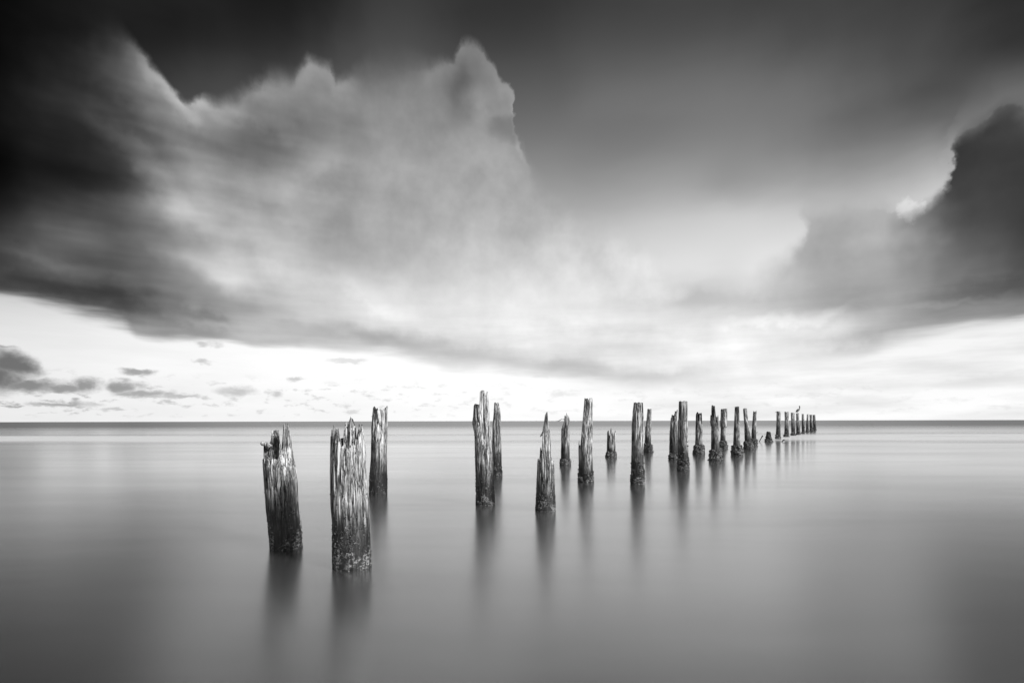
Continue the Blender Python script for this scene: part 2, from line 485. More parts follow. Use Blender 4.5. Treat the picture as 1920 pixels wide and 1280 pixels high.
def water_material():
    m, t, out = new_mat('long_exposure_sea')
    g = t.nodes.new('ShaderNodeNewGeometry')
    s = t.nodes.new('ShaderNodeSeparateXYZ'); t.links.new(g.outputs['Position'], s.inputs[0])
    px, py, pz = (X(t, o) for o in s.outputs)
    # soft drifts of milky water, and the blurred surf line some 55 m out
    drift = noise(t, combine(t, px * 0.05, py * 0.16, 0.0), 1.0, 4, 0.55)
    wob = noise(t, combine(t, px * 0.020, py * 0.02, 3.0), 1.0, 3, 0.5)
    brk = noise(t, combine(t, px * 0.03, py * 0.06, 7.0), 1.0, 3, 0.6)
    yy = (wob - 0.5).fma(14.0, py)
    surf = yy.smooth(38.0, 50.0) * yy.smooth(60.0, 76.0, 1.0, 0.0) * brk.smooth(0.10, 0.36)
    surf2 = yy.smooth(95.0, 108.0) * yy.smooth(120.0, 150.0, 1.0, 0.0) * brk.smooth(0.5, 0.7) * 0.5
    foam = surf.max(surf2)
    deep = yy.smooth(62.0, 210.0)
    albedo = mixx(drift.lin(0.3, 0.7, 0.06, 0.12), deep * 0.0 + 0.05, deep)
    albedo = mixx(albedo, drift * 0.0 + 0.88, foam)
    dif = t.nodes.new('ShaderNodeBsdfDiffuse'); t.links.new(grey(t, albedo), dif.inputs['Color'])
    glo = t.nodes.new('ShaderNodeBsdfAnisotropic')
    glo.distribution = 'MULTI_GGX'
    near = py.smooth(3.0, 22.0, 0.25, 0.155)
    rough = mixx((drift - 0.5).fma(0.08, near), deep * 0.0 + 0.30, deep)
    t.links.new(rough.sock, glo.inputs['Roughness'])
    spec = mixx(drift * 0.0 + 0.92, deep * 0.0 + 0.64, deep)
    t.links.new(grey(t, spec), glo.inputs['Color'])
    fn = t.nodes.new('ShaderNodeFresnel'); fn.inputs['IOR'].default_value = 1.33
    fac = X(t, fn.outputs[0]).pow(0.27) * drift.lin(0.3, 0.7, 1.0, 0.95)
    mott = noise(t, combine(t, px * 0.07 + (wob * 2.0), py * 0.42, 11.0), 1.0, 4, 0.55)
    fac = fac * mott.lin(0.34, 0.66, 0.93, 1.04).min(1.0)
    fac = mixx(fac, foam * 0.0 + 0.15, foam)
    mx = t.nodes.new('ShaderNodeMixShader')
    t.links.new(fac.sock, mx.inputs[0]); t.links.new(dif.outputs[0], mx.inputs[1]); t.links.new(glo.outputs[0], mx.inputs[2])
    # long soft undulation
    bn = noise(t, combine(t, px * 0.25, py * 0.55, 0.0), 1.0, 3, 0.5)
    bp = t.nodes.new('ShaderNodeBump'); bp.inputs['Strength'].default_value = 0.25; bp.inputs['Distance'].default_value = 0.02
    t.links.new(bn.sock, bp.inputs['Height']); t.links.new(bp.outputs[0], glo.inputs['Normal'])
    t.links.new(mx.outputs[0], out.inputs['Surface'])
    return m


def wood_material():
    """weathered timber; object colour: R = height of the wet tide zone / 2 m, G = bleaching, B = random"""
    m, t, out = new_mat('weathered_timber')
    tcn = t.nodes.new('ShaderNodeTexCoord')
    oi = t.nodes.new('ShaderNodeObjectInfo')
    sc3 = t.nodes.new('ShaderNodeSeparateColor'); t.links.new(oi.outputs['Color'], sc3.inputs[0])
    wet_h, bleach, rnd = (X(t, o) for o in sc3.outputs)
    gs = X(t, oi.outputs['Alpha'])                     # coarseness of the grain
    s = t.nodes.new('ShaderNodeSeparateXYZ'); t.links.new(tcn.outputs['Object'], s.inputs[0])
    px, py, pz = (X(t, o) for o in s.outputs)
    off = rnd * 17.0
    zz0 = pz
    px, py, pz = px * gs, py * gs, pz * (gs * 0.5 + 0.5)
    grain = noise(t, combine(t, px * 34.0 + off, py * 34.0, pz * 1.3), 1.0, 5, 0.65, 0.15)
    fine = noise(t, combine(t, px * 120.0, py * 120.0 + off, pz * 4.0), 1.0, 4, 0.65)
    speck = noise(t, combine(t, px * 130.0, py * 130.0, pz * 60.0), 1.0, 3, 0.6)
    blot = noise(t, combine(t, px * 7.0 + off, py * 7.0, pz * 3.0), 1.0, 4, 0.6)
    check = noise(t, combine(t, px * 38.0 + off, py * 38.0 + 5.0, pz * 1.2), 1.0, 3, 0.55, 0.1)
    line = (check - 0.5)._m('ABSOLUTE').smooth(0.006, 0.060)            # dark drying checks along the grain
    line2 = (grain - 0.46)._m('ABSOLUTE').smooth(0.0, 0.035)
    v = grain.smooth(0.34, 0.64) * 0.42 + fine.smooth(0.34, 0.66) * 0.40 + speck.smooth(0.35, 0.65) * 0.18
    light = v.pow(1.6) * 1.35 + 0.07
    light = light * blot.lin(0.32, 0.68, 0.38, 1.25)
    light = light * (line * 0.92 + 0.08) * (line2 * 0.75 + 0.25)
    light = (light * (bleach * 1.0 + 0.5)).min(0.85)
    edge = noise(t, combine(t, px * 14.0 + off, py * 14.0, pz * 2.5), 1.0, 4, 0.6)
    hgt = (edge - 0.5).fma(0.9, zz0) / (wet_h * 2.0)
    damp = hgt.smooth(0.7, 1.35, 1.0, 0.0)                                 # splash zone: stained darker
    light = light * (1.0 - damp * 0.55)
    wet = hgt.smooth(0.45, 1.05, 1.0, 0.0)
    slime = fine.smooth(0.42, 0.72) * blot.smooth(0.35, 0.65) * 0.10 + 0.010
    base = mixx(light, slime, wet * 0.94)
    b = t.nodes.new('ShaderNodeBsdfPrincipled')
    t.links.new(grey(t, base), b.inputs['Base Color'])
    t.links.new(mixx(wet * 0.0 + 0.88, wet * 0.0 + 0.5, wet).sock, b.inputs['Roughness'])
    b.inputs['Specular IOR Level'].default_value = 0.35
    bp = t.nodes.new('ShaderNodeBump'); bp.inputs['Strength'].default_value = 0.7; bp.inputs['Distance'].default_value = 0.012
    t.links.new((grain * 0.6 + fine * 0.4).sock, bp.inputs['Height']); t.links.new(bp.outputs[0], b.inputs['Normal'])
    t.links.new(b.outputs[0], out.inputs['Surface'])
    return m


def barnacle_material():
    m, t, out = new_mat('barnacle_shell')
    tcn = t.nodes.new('ShaderNodeTexCoord')
    n = noise(t, tcn.outputs['Object'], 38.0, 3, 0.6)
    n2 = noise(t, tcn.outputs['Object'], 9.0, 2, 0.5)
    v = n.smooth(0.42, 0.66) * n2.smooth(0.3, 0.65) * 0.5 + 0.02
    b = t.nodes.new('ShaderNodeBsdfPrincipled')
    t.links.new(grey(t, v), b.inputs['Base Color'])
    b.inputs['Roughness'].default_value = 0.55
    t.links.new(b.outputs[0], out.inputs['Surface'])
    return m


def plain_material(name, v, var=0.3, scale=20.0, rough=0.8):
    m, t, out = new_mat(name)
    tcn = t.nodes.new('ShaderNodeTexCoord')
    n = noise(t, tcn.outputs['Object'], scale, 3, 0.6)
    b = t.nodes.new('ShaderNodeBsdfPrincipled')
    t.links.new(grey(t, n.lin(0.3, 0.7, v * (1 - var), v * (1 + var))), b.inputs['Base Color'])
    b.inputs['Roughness'].default_value = rough
    t.links.new(b.outputs[0], out.inputs['Surface'])
    return m


M_WATER, M_WOOD, M_BARN = water_material(), wood_material(), barnacle_material()
M_FEATHER = plain_material('grey_feather', 0.12, 0.4, 30)
M_PALE = plain_material('pale_feather', 0.45, 0.2, 30)
M_BILL = plain_material('horn', 0.16, 0.3, 30, 0.5)


# ------------------------------------------------------------------ mesh helpers
def add_mesh(name, verts, faces, mat, parent=None, smooth=True):
    me = bpy.data.meshes.new(name)
    me.from_pydata(verts, [], faces)
    me.materials.append(mat)
    if smooth: me.shade_smooth()
    me.update()
    o = bpy.data.objects.new(name, me)
    col.objects.link(o)
    if parent is not None: o.parent = parent
    return o


def hash2(i, j, seed):
    h = (i.astype(np.int64) * 374761393 + j.astype(np.int64) * 668265263 + seed * 1442695041) & 0xFFFFFFFF
    h = ((h ^ (h >> 13)) * 1274126177) & 0xFFFFFFFF
    h = h ^ (h >> 16)
    return (h & 0xFFFF) / 65535.0


def vnoise(u, v, seed, per=0):
    i, j = np.floor(u).astype(int), np.floor(v).astype(int)
    fu, fv = u - i, v - j
    fu, fv = fu * fu * (3 - 2 * fu), fv * fv * (3 - 2 * fv)
    i2 = i + 1
    if per: i, i2 = i % per, i2 % per
    a, b = hash2(i, j, seed), hash2(i2, j, seed)
    c, d = hash2(i, j + 1, seed), hash2(i2, j + 1, seed)
    return (a * (1 - fu) + b * fu) * (1 - fv) + (c * (1 - fu) + d * fu) * fv


def sstep(a, b, x):
    t = np.clip((x - a) / (b - a), 0, 1)
    return t * t * (3 - 2 * t)


# ------------------------------------------------------------------ the sea
def build_sea():
    ys = np.concatenate([[-60, -20, 0], np.geomspace(4, 40000, 60)])
    xs = np.concatenate([-np.geomspace(40000, 5, 40), [0], np.geomspace(5, 40000, 40)])
    verts = [(x, y, 0) for y in ys for x in xs]
    nx = len(xs)
    faces = [(j * nx + i, j * nx + i + 1, (j + 1) * nx + i + 1, (j + 1) * nx + i) for j in range(len(ys) - 1) for i in range(nx - 1)]
    o = add_mesh('sea_water', verts, faces, M_WATER)
    o['kind'] = 'structure'
    o['label'] = 'smooth grey sea blurred to a mirror by long exposure'
    return o


build_sea()


# ------------------------------------------------------------------ pilings
class Frame:
    """local metres of a piling from photo pixels on the vertical plane through its axis"""
    def __init__(s, xl, xr, ybase):
        xc = (xl + xr) / 2
        p = on_water(xc, ybase)
        s.R = (xr - xl) / 2 * p[1] / F
        s.Y = p[1] + s.R * 0.9
        q = on_plane(xc, ybase, s.Y)
        s.X = q[0]
        s.mpp = s.Y / F / math.cos(PITCH)
    def loc(s, x, y, d=0.0):
        q = on_plane(x, y, s.Y + d)
        return q[0] - s.X, q[2]


def piling_mesh(fr, outline, front, back, seed, N, M, crack=1.0, jag=0.02, hollow=0.0):
    ol = [(fr.loc(a, y)[1], fr.loc(a, y)[0], fr.loc(b, y)[0]) for (y, a, b) in outline]
    ol.sort()
    zz = np.array([o[0] for o in ol]); la = np.array([o[1] for o in ol]); ra = np.array([o[2] for o in ol])
    zz = np.concatenate([[-0.4], zz]); la = np.concatenate([[la[0]], la]); ra = np.concatenate([[ra[0]], ra])
    cx = lambda z: np.interp(z, zz, (la + ra) / 2)
    rx = lambda z: np.interp(z, zz, (ra - la) / 2)
    def prof(pts, d):
        q = sorted(fr.loc(x, y, d) for x, y in pts)
        qx = np.array([a for a, b in q]); qz = np.array([b for a, b in q])
        return lambda x: np.interp(x, qx, qz)
    pf = prof(front, -0.75 * fr.R); pb = prof(back or front, 0.75 * fr.R)
    th = np.linspace(0, 2 * math.pi, N, endpoint=False)
    rng = np.random.RandomState(seed)
    ztop = max(fr.loc(x, y)[1] for x, y in list(front) + list(back or []))
    zs = np.linspace(0, ztop + 0.02, 420)
    Ht = np.zeros(N)
    j1 = vnoise(th / (2 * math.pi) * 26, th * 0, seed + 5, 26)
    j2 = vnoise(th / (2 * math.pi) * 60, th * 0, seed + 6, 60)
    for j in range(N):
        p = pb if math.sin(th[j]) > 0 else pf
        x = cx(zs) + rx(zs) * math.cos(th[j]) * 0.985
        bad = np.where(zs > p(x))[0]
        Ht[j] = zs[max(bad[0] - 1, 0)] if len(bad) else zs[-1]
    Ht = Ht - (j1 * 0.6 + j2 * 0.4) * jag * (1 if not back else 1.2)
    Ht = np.maximum(Ht, 0.03)
    zb = -0.4
    t = np.linspace(0, 1, M) ** 0.9
    Z = zb + t[:, None] * (Ht[None, :] - zb)
    TH = np.broadcast_to(th[None, :], Z.shape)
    u = TH / (2 * math.pi)
    K = [15, 37, 84] if N > 120 else ([11, 24, 50] if N > 76 else [8, 17, 30])
    tw = 0.12 * (vnoise(u * 6, Z * 1.2, seed + 11, 6) - 0.5)
    R0 = rx(Z)
    dry = sstep(0.15, 0.8, Z / max(ztop, 0.3))
    disp = np.zeros_like(Z)
    for k, (dep, fz, wd) in zip(K, ((0.20, 1.0, 0.13), (0.11, 2.0, 0.18), (0.045, 4.0, 0.3))):
        n = vnoise((u + tw / 6) * k, Z * fz + k, seed + k, k)
        c = 1 - sstep(0.0, wd, np.abs(n - 0.5))
        msk = sstep(0.30, 0.62, vnoise(u * 7, Z * 1.6, seed + k + 3, 7))
        disp -= c * dep * (0.25 + 0.75 * dry) * (0.25 + 0.75 * msk)
    disp += (vnoise(u * 5, Z * 2.2, seed + 21, 5) - 0.5) * 0.13
    disp += (vnoise(u * 22, Z * 7, seed + 22, 22) - 0.5) * 0.05
    disp = (disp - disp.mean()) * crack
    rr = R0 * (1 + disp)
    # jagged top columns get thinner towards their own end
    tip = sstep(0.0, 0.10, (Ht[None, :] - Z))
    rr = rr * (0.95 + 0.05 * tip)
    xs = cx(Z) + R0 * (1 + 0.45 * disp) * np.cos(TH)
    ysd = rr * np.sin(TH) * 0.95
    verts = np.stack([xs, ysd, Z], -1).reshape(-1, 3).tolist()
    faces = []
    for i in range(M - 1):
        for j in range(N):
            k = (j + 1) % N
            faces.append((i * N + j, i * N + k, (i + 1) * N + k, (i + 1) * N + j))
    # top: strips from each front column across to the back column at the same side position
    top0 = (M - 1) * N
    half = N // 2
    C = 6
    grid = []
    for a in range(half + 1):
        jb = a % N                 # back column (sin > 0)
        jf = (N - a) % N           # front column
        row = [top0 + jf]
        if a in (0, half):
            row = [top0 + jf] * (C + 1)
        else:
            vf, vb = np.array(verts[top0 + jf]), np.array(verts[top0 + jb])
            for c in range(1, C):
                w = c / C
                p = vf * (1 - w) + vb * w
                lowz = min(vf[2], vb[2])
                dzz = abs(vf[2] - vb[2])
                # step down quickly from the taller wall to the shorter one
                if vf[2] > vb[2]: p[2] = vb[2] + dzz * max(0, 1 - w * 2.2)
                else: p[2] = vf[2] + dzz * max(0, 1 - (1 - w) * 2.2)
                p[2] -= math.sin(w * math.pi) * hollow * (0.6 + 0.8 * rng.rand()) + rng.rand() * jag * 0.8
                p[2] = max(p[2], 0.02)
                verts.append(p.tolist()); row.append(len(verts) - 1)
            row.append(top0 + jb)
        grid.append(row)
    for a in range(half):
        for c in range(C):
            q = [grid[a][c], grid[a + 1][c], grid[a + 1][c + 1], grid[a][c + 1]]
            q = list(dict.fromkeys(q))
            if len(q) >= 3: faces.append(tuple(q))
    surf = dict(cx=cx, rx=rx, ztop=ztop)
    return verts, faces, surf


def shard_mesh(pts, seed, sides=7, sub=5, flat=0.6, rough=0.16):
    """an irregular splinter along the points (x, y, z, half width)"""
    rng = np.random.RandomState(seed)
    P = np.array(pts, float)
    tt = np.linspace(0, len(P) - 1, (len(P) - 1) * sub + 1)
    Q = np.stack([np.interp(tt, range(len(P)), P[:, k]) for k in range(4)], -1)
    ang = np.sort((np.arange(sides) + rng.rand(sides) * 0.6) / sides * 2 * math.pi)
    prof = 0.75 + 0.45 * rng.rand(sides)
    verts, faces = [], []
    for i, q in enumerate(Q):
        d = Q[min(i + 1, len(Q) - 1), :3] - Q[max(i - 1, 0), :3]
        d = d / (np.linalg.norm(d) + 1e-9)
        a = np.cross(d, [0, 1, 0]); a /= np.linalg.norm(a) + 1e-9
        b = np.cross(d, a)
        for s in range(sides):
            r = q[3] * prof[s] * (1 + rough * (rng.rand() - 0.5) * 2)
            v = q[:3] + a * math.cos(ang[s]) * r + b * math.sin(ang[s]) * r * flat
            v = v + d * (rng.rand() - 0.5) * q[3] * 0.5
            verts.append(v.tolist())
    n = len(Q)
    for i in range(n - 1):
        for s in range(sides):
            k = (s + 1) % sides
            faces.append((i * sides + s, i * sides + k, (i + 1) * sides + k, (i + 1) * sides + s))
    faces.append(tuple(range(sides))[::-1]); faces.append(tuple((n - 1) * sides + s for s in range(sides)))
    return verts, faces


def barnacle_mesh(surf, zmax, size, count, seed, clump=0.0):
    """a crust of small cones (clump < 0.2) or a collar of cratered shells, all round the foot of a piling"""
    rng = np.random.RandomState(seed)
    th = rng.rand(count) * 2 * math.pi
    th = np.where(rng.rand(count) < 0.62, -rng.rand(count) * math.pi, th)      # more on the side that faces the shore
    u = rng.rand(count)
    z = -0.03 + (np.minimum(-np.log(u + 1e-4) * zmax * 0.36, zmax * 2.2) if clump < 0.5 else zmax * u)
    if clump < 0.5:
        patch = vnoise(th * 2.2 + 20, z * 9, seed)
        keep = patch > 0.34 + 0.22 * (z / (zmax * 1.5))
        th, z = th[keep], z[keep]
    n = len(th)
    sz = size * (0.5 + rng.rand(n) ** 2 * 1.3)
    bulge = clump * float(surf['rx'](0.0)) * (0.10 + 0.22 * np.sin(math.pi * np.clip((z + 0.05) / (zmax + 0.05), 0, 1) ** 0.7)) * rng.rand(n) ** 0.5
    r = surf['rx'](z) * (1.0 if clump > 0.5 else 1.03) + bulge - sz * 0.25
    c = np.stack([surf['cx'](z) + r * np.cos(th), r * np.sin(th) * 0.95, z], -1)
    nr = np.stack([np.cos(th), np.sin(th), 0.25 + 0.5 * (rng.rand(n) - 0.5)], -1) + (rng.rand(n, 3) - 0.5) * (0.5 + clump)
    nr /= np.linalg.norm(nr, axis=1)[:, None]
    a = np.cross(nr, np.array([0.1, 0.2, 1.0])); a /= np.linalg.norm(a, axis=1)[:, None]
    b = np.cross(nr, a)
    e = 1 + (0.9 if clump else 0.2) * rng.rand(n)
    fine = clump < 0.2
    sides = 5 if fine else 6
    rings = ((1.0, 0.0), (0.5, 1.0)) if fine else ((1.0, 0.0), (0.85, 0.6), (0.45, 1.1))
    parts = []
    for k_, (rad_, hh) in enumerate(rings):
        for k in range(sides):
            an = k / sides * 2 * math.pi + k_ * 0.3
            w = (sz * rad_ * (0.8 + 0.4 * rng.rand(n)))[:, None]
            parts.append(c + (a * math.cos(an) * e[:, None] + b * math.sin(an)) * w + nr * (sz * hh)[:, None])
    if not fine: parts.append(c + nr * (sz * 0.7)[:, None])
    V = np.stack(parts, 1)
    nv = V.shape[1]
    tmpl = []
    for k_ in range(len(rings) - 1):
        for k in range(sides):
            q = (k + 1) % sides
            tmpl.append((k_ * sides + k, k_ * sides + q, (k_ + 1) * sides + q, (k_ + 1) * sides + k))
    if fine: tmpl.append(tuple(sides + k for k in range(sides)))
    else: tmpl += [(2 * sides + k, 2 * sides + (k + 1) % sides, nv - 1) for k in range(sides)]
    faces = [tuple(i_ * nv + q for q in f) for i_ in range(n) for f in tmpl]
    return V.reshape(-1, 3).tolist(), faces


GROUP = 'broken timber pilings of the old pier'
TOPS = {}


def piling(label, base, outline, front, back=None, shards=(), branches=(), N=96, M=60, crack=1.0, jag=0.02, hollow=0.0,
           wet=0.5, bleach=0.6, barn=(0.45, 0.013, 500, 0.0), seed=1, key=None):
    fr = Frame(*base)
    gsc = 1.0 if fr.Y < 9 else (0.72 if fr.Y < 20 else 0.5)
    root = bpy.data.objects.new('timber_piling', None)
    root.empty_display_size = 0.2
    root.location = (fr.X, fr.Y, 0)
    col.objects.link(root)
    root['label'] = label; root['category'] = 'piling'; root['group'] = GROUP
    rnd = random.Random(seed).random()
    v, f, surf = piling_mesh(fr, outline, front, back, seed, N, M, crack, jag, hollow)
    post = add_mesh('post', v, f, M_WOOD, root)
    post.color = (wet / 2.0, bleach, rnd, gsc)
    for k, (depth, pts) in enumerate(shards):
        q = []
        for (x, y, hw) in pts:
            lx, lz = fr.loc(x, y, depth * 0.8 * fr.R)
            rr_ = max(float(surf['rx'](lz)), 1e-3)
            sx = min(1.0, abs(lx - float(surf['cx'](lz))) / rr_)
            q.append((lx, depth * rr_ * math.sqrt(max(0.0, 1 - sx * sx)), lz, hw * 0.8 * fr.mpp))
        vv, ff = shard_mesh(q, seed * 31 + k)
        o = add_mesh('splinter', vv, ff, M_WOOD, root, smooth=False)
        o.color = (wet / 2.0, bleach, rnd, gsc)
    for k, (nm, depth, pts) in enumerate(branches):
        q = []
        for (x, y, hw) in pts:
            lx, lz = fr.loc(x, y, depth * fr.R)
            q.append((lx, depth * fr.R, lz, hw * fr.mpp))
        vv, ff = shard_mesh(q, seed * 57 + k, sides=7, sub=4, flat=0.95, rough=0.12)
        o = add_mesh(nm, vv, ff, M_WOOD, root)
        o.color = (wet / 2.0, bleach, rnd, gsc)
    if barn:
        vv, ff = barnacle_mesh(surf, barn[0], barn[1], barn[2], seed + 77, barn[3])
        o = add_mesh('barnacle_crust', vv, ff, M_BARN, root, smooth=False)
        o['kind'] = 'stuff'
    if key: TOPS[key] = (fr, surf)
    return root


# P1: leaning left, stepped top with a stub
piling('leaning weathered piling with a stub sticking out left, farthest left of all',
       (509, 565, 1031),
       [(1034, 510, 565), (1000, 507, 564), (950, 501, 559), (900, 497, 555), (880, 495.5, 553), (855, 493.5, 548), (830, 492.5, 546), (790, 490, 543.5)],
       [(490, 860), (494, 856), (497, 848), (501, 848), (503, 854), (505, 862), (508, 860), (512, 857), (515, 864), (519, 858), (522.5, 856), (525, 846), (529, 842), (529.4, 793), (534, 791), (537, 793), (539, 791), (543, 792), (546, 830), (556, 850)],
       [(490, 850), (499, 846), (501, 829), (508, 828), (509.5, 804), (513, 806), (516, 803.5), (522.5, 804), (523.6, 815), (524.5, 838), (529, 838), (529.4, 792), (540, 791), (543, 794), (546, 830), (556, 850)],
       shards=[(-0.75, [(507, 900, 4), (506, 875, 4), (505.5, 857, 1.5)]), (-0.9, [(519, 910, 4), (518, 880, 4.2), (517, 860, 2)]), (-0.7, [(527, 872, 3.2), (526.5, 850, 3.4), (526, 831, 1.5)]),
               (-0.85, [(538, 860, 3.4), (536, 815, 3.4), (535, 794, 2.2)])],
       branches=[('branch_stub', 0.0, [(507, 838, 6), (501, 833, 5), (495, 832, 4), (491.5, 830, 4.5), (489.8, 829, 2.5)])],
       N=250, M=150, jag=0.02, hollow=0.12, wet=0.62, bleach=0.62, barn=(0.34, 0.0055, 6500, 0.0), seed=3)

# P2: the nearest
piling('thickest piling, nearest the camera, with a jagged rotten crown of shards',
       (627, 694, 1069.5),
       [(1073, 627, 694), (1050, 626, 694), (1010, 625.5, 693), (980, 625, 692), (955, 622.5, 690.5), (940, 622, 690.5), (915, 621.5, 688.5), (880, 620.5, 686), (850, 620, 684.5), (820, 620.5, 682.5), (775, 622.5, 679)],
       [(618, 815), (622, 809), (624, 794), (627, 797), (629, 815), (633, 826), (637, 822), (640, 838), (645, 832), (649, 828), (653, 838), (657, 836), (662, 828), (665, 834), (668, 820), (671, 812), (674, 792), (677, 790), (679, 806), (682, 815), (686, 830)],
       [(618, 815), (622, 808), (625, 793), (628, 803), (633, 798), (637, 799), (639, 818), (645, 820), (646.5, 790), (650, 787), (652, 793), (655, 783), (658, 777.5), (661, 781), (664, 788), (667, 798), (668.5, 816), (671, 803), (675, 789), (678, 798), (682, 813), (686, 830)],
       shards=[(-0.6, [(655, 852, 6), (656, 820, 5.5), (657.5, 795, 3.5), (658, 781, 1.2)]), (-0.85, [(667, 868, 4.5), (668, 845, 5), (666, 822, 2)]),
               (-0.55, [(674, 860, 4.2), (675, 820, 4), (676, 795, 1.4)]), (-0.9, [(646, 880, 4), (645, 855, 4), (643, 838, 1.5)]), (-0.7, [(624.5, 840, 2.6), (624.5, 815, 2.2), (624.8, 797, 0.9)])],
       N=280, M=170, jag=0.03, hollow=0.16, wet=0.66, bleach=0.80, barn=(0.38, 0.0055, 9000, 0.0), seed=8)

# P3
piling('straight sawn-off piling close behind the thickest, nearest one',
       (693, 725, 928),
       [(928, 693, 725), (905, 692.7, 726), (850, 695.6, 725.2), (800, 697, 725.6), (770, 699.3, 726.5), (755, 700, 727)],
       [(698, 763), (700.5, 761), (704, 762), (705, 766), (708, 763), (709.5, 768), (713, 765), (716, 768), (719, 764), (721, 767), (722.5, 762), (725, 760.5), (729, 761)],
       shards=[(-0.6, [(702, 800, 2.2), (702, 775, 2.2), (701.7, 761.5, 1.5)]), (-0.5, [(724, 800, 2.2), (724.5, 775, 2), (725, 760.5, 1.3)])],
       branches=[('nail', 0.0, [(700, 780.5, 0.6), (696.5, 780.5, 0.6)])],
       N=180, M=100, jag=0.03, hollow=0.05, wet=0.85, bleach=0.62, barn=(0.36, 0.0068, 3000, 0.0), seed=12)

# P4
piling('split piling with a tall broken pinnacle and a splinter peeling off its left side',
       (893, 927, 948),
       [(948, 893, 927), (900, 892, 925.5), (870, 890.7, 925), (840, 890, 923), (820, 889.5, 921), (800, 888, 919), (780, 887.5, 917), (760, 888.5, 915.5), (728, 890, 915)],
       [(884, 766), (888.5, 762), (891, 756), (895, 755), (898, 757), (899.3, 753), (899.6, 732), (903, 730.5), (908, 730), (909.5, 737), (910.5, 742), (911.5, 734), (914, 732), (915, 752), (919, 800)],
       shards=[(-0.6, [(891.5, 817, 0.8), (888.5, 805, 2), (886.6, 792, 2.8), (889, 775, 2), (891, 765, 0.8)]), (-0.85, [(905, 838, 2), (901, 815, 2.4), (897, 795, 2.2), (894, 784, 0.8)]),
               (-0.8, [(913, 850, 2.6), (912.5, 800, 2.6), (912.8, 760, 2), (913.5, 733, 0.9)]), (-0.7, [(903.5, 775, 3.4), (904, 752, 4), (904, 733, 3.2)])],
       N=180, M=120, jag=0.03, hollow=0.04, wet=0.75, bleach=0.78, barn=(0.46, 0.0068, 4200, 0.0), seed=17)

# P5
piling('slim piling half hidden behind the pinnacled one',
       (922, 940.5, 892),
       [(892, 922.5, 940.5), (840, 922.5, 940.3), (800, 923.4, 939), (780, 925, 938.7), (765, 926, 937.2), (750, 926.5, 936)],
       [(922, 790), (924, 775), (926.5, 762), (927, 753.5), (929, 752.5), (931, 755), (933, 753), (935, 755), (936, 762), (938.4, 770), (940, 790)],
       shards=[(-0.8, [(932, 800, 2.2), (933, 780, 2.6), (934.5, 763, 0.9)]), (-0.8, [(928, 850, 1.8), (927, 820, 2.2), (926.6, 790, 1)])],
       N=96, M=80, jag=0.04, wet=0.75, bleach=0.55, barn=(0.35, 0.013, 800, 0.3), seed=21)

# P6
piling('broad-based piling broken down to one tall thin spike',
       (1005, 1041, 959),
       [(959, 1004.5, 1041), (900, 1006.5, 1039.6), (870, 1007.2, 1039.2), (840, 1009, 1037), (800, 1012, 1033), (770, 1016, 1030)],
       [(1003, 876), (1007, 868), (1009.5, 857), (1011.5, 862), (1013.3, 838), (1014.6, 837), (1015.6, 850), (1017, 824), (1018, 802), (1019.6, 796), (1021, 786), (1022.5, 774), (1024, 772), (1026.6, 771), (1027, 790), (1028, 801), (1031, 806), (1032.6, 820), (1033.4, 855), (1035, 860), (1036.5, 868), (1038, 874), (1038.7, 864), (1039.6, 866), (1041, 880)],
       shards=[(-0.5, [(1023, 850, 3.6), (1023.5, 810, 3.6), (1024.2, 785, 2.4), (1025.6, 772, 0.8)]), (-0.85, [(1028, 880, 2.6), (1028.5, 835, 2.8), (1028, 812, 1.4)]), (-0.85, [(1012.8, 885, 2.2), (1013.6, 858, 1.6), (1014, 838, 0.6)]),
               (-0.7, [(1037, 890, 1.6), (1038.6, 872, 1.2), (1039, 864, 0.5)]), (-0.9, [(1019, 900, 2.6), (1018.5, 872, 2.4), (1017.5, 850, 1)])],
       branches=[('branch_stub', -0.4, [(1021, 806, 2.6), (1017.5, 812, 2.2), (1014.5, 816, 1.5), (1013, 818.5, 0.8)])],
       N=180, M=110, jag=0.03, wet=0.62, bleach=0.55, barn=(0.38, 0.0068, 3800, 0.0), seed=26)

# P7
piling('piling with a thin bent twig reaching left from its pointed top',
       (1051, 1068.5, 872),
       [(872, 1051.5, 1068.5), (840, 1052, 1068), (805, 1052.2, 1068.3), (790, 1052.6, 1068.6), (770, 1053, 1068.6)],
       [(1050, 806), (1053, 803), (1055.5, 794), (1057.8, 789), (1058.3, 778), (1059.8, 776.5), (1060.8, 781), (1062, 772), (1063.4, 777), (1065, 778), (1066.5, 781), (1067.6, 786), (1068.6, 789), (1070, 792)],
       branches=[('twig', -0.6, [(1061, 786, 0.8), (1056, 785.8, 0.8), (1053, 785.6, 0.75), (1049, 788, 0.7), (1046.5, 789.3, 0.7), (1043.8, 788.8, 0.5)])],
       N=80, M=60, jag=0.04, wet=0.7, bleach=0.42, barn=(0.24, 0.024, 420, 0.6), seed=31)

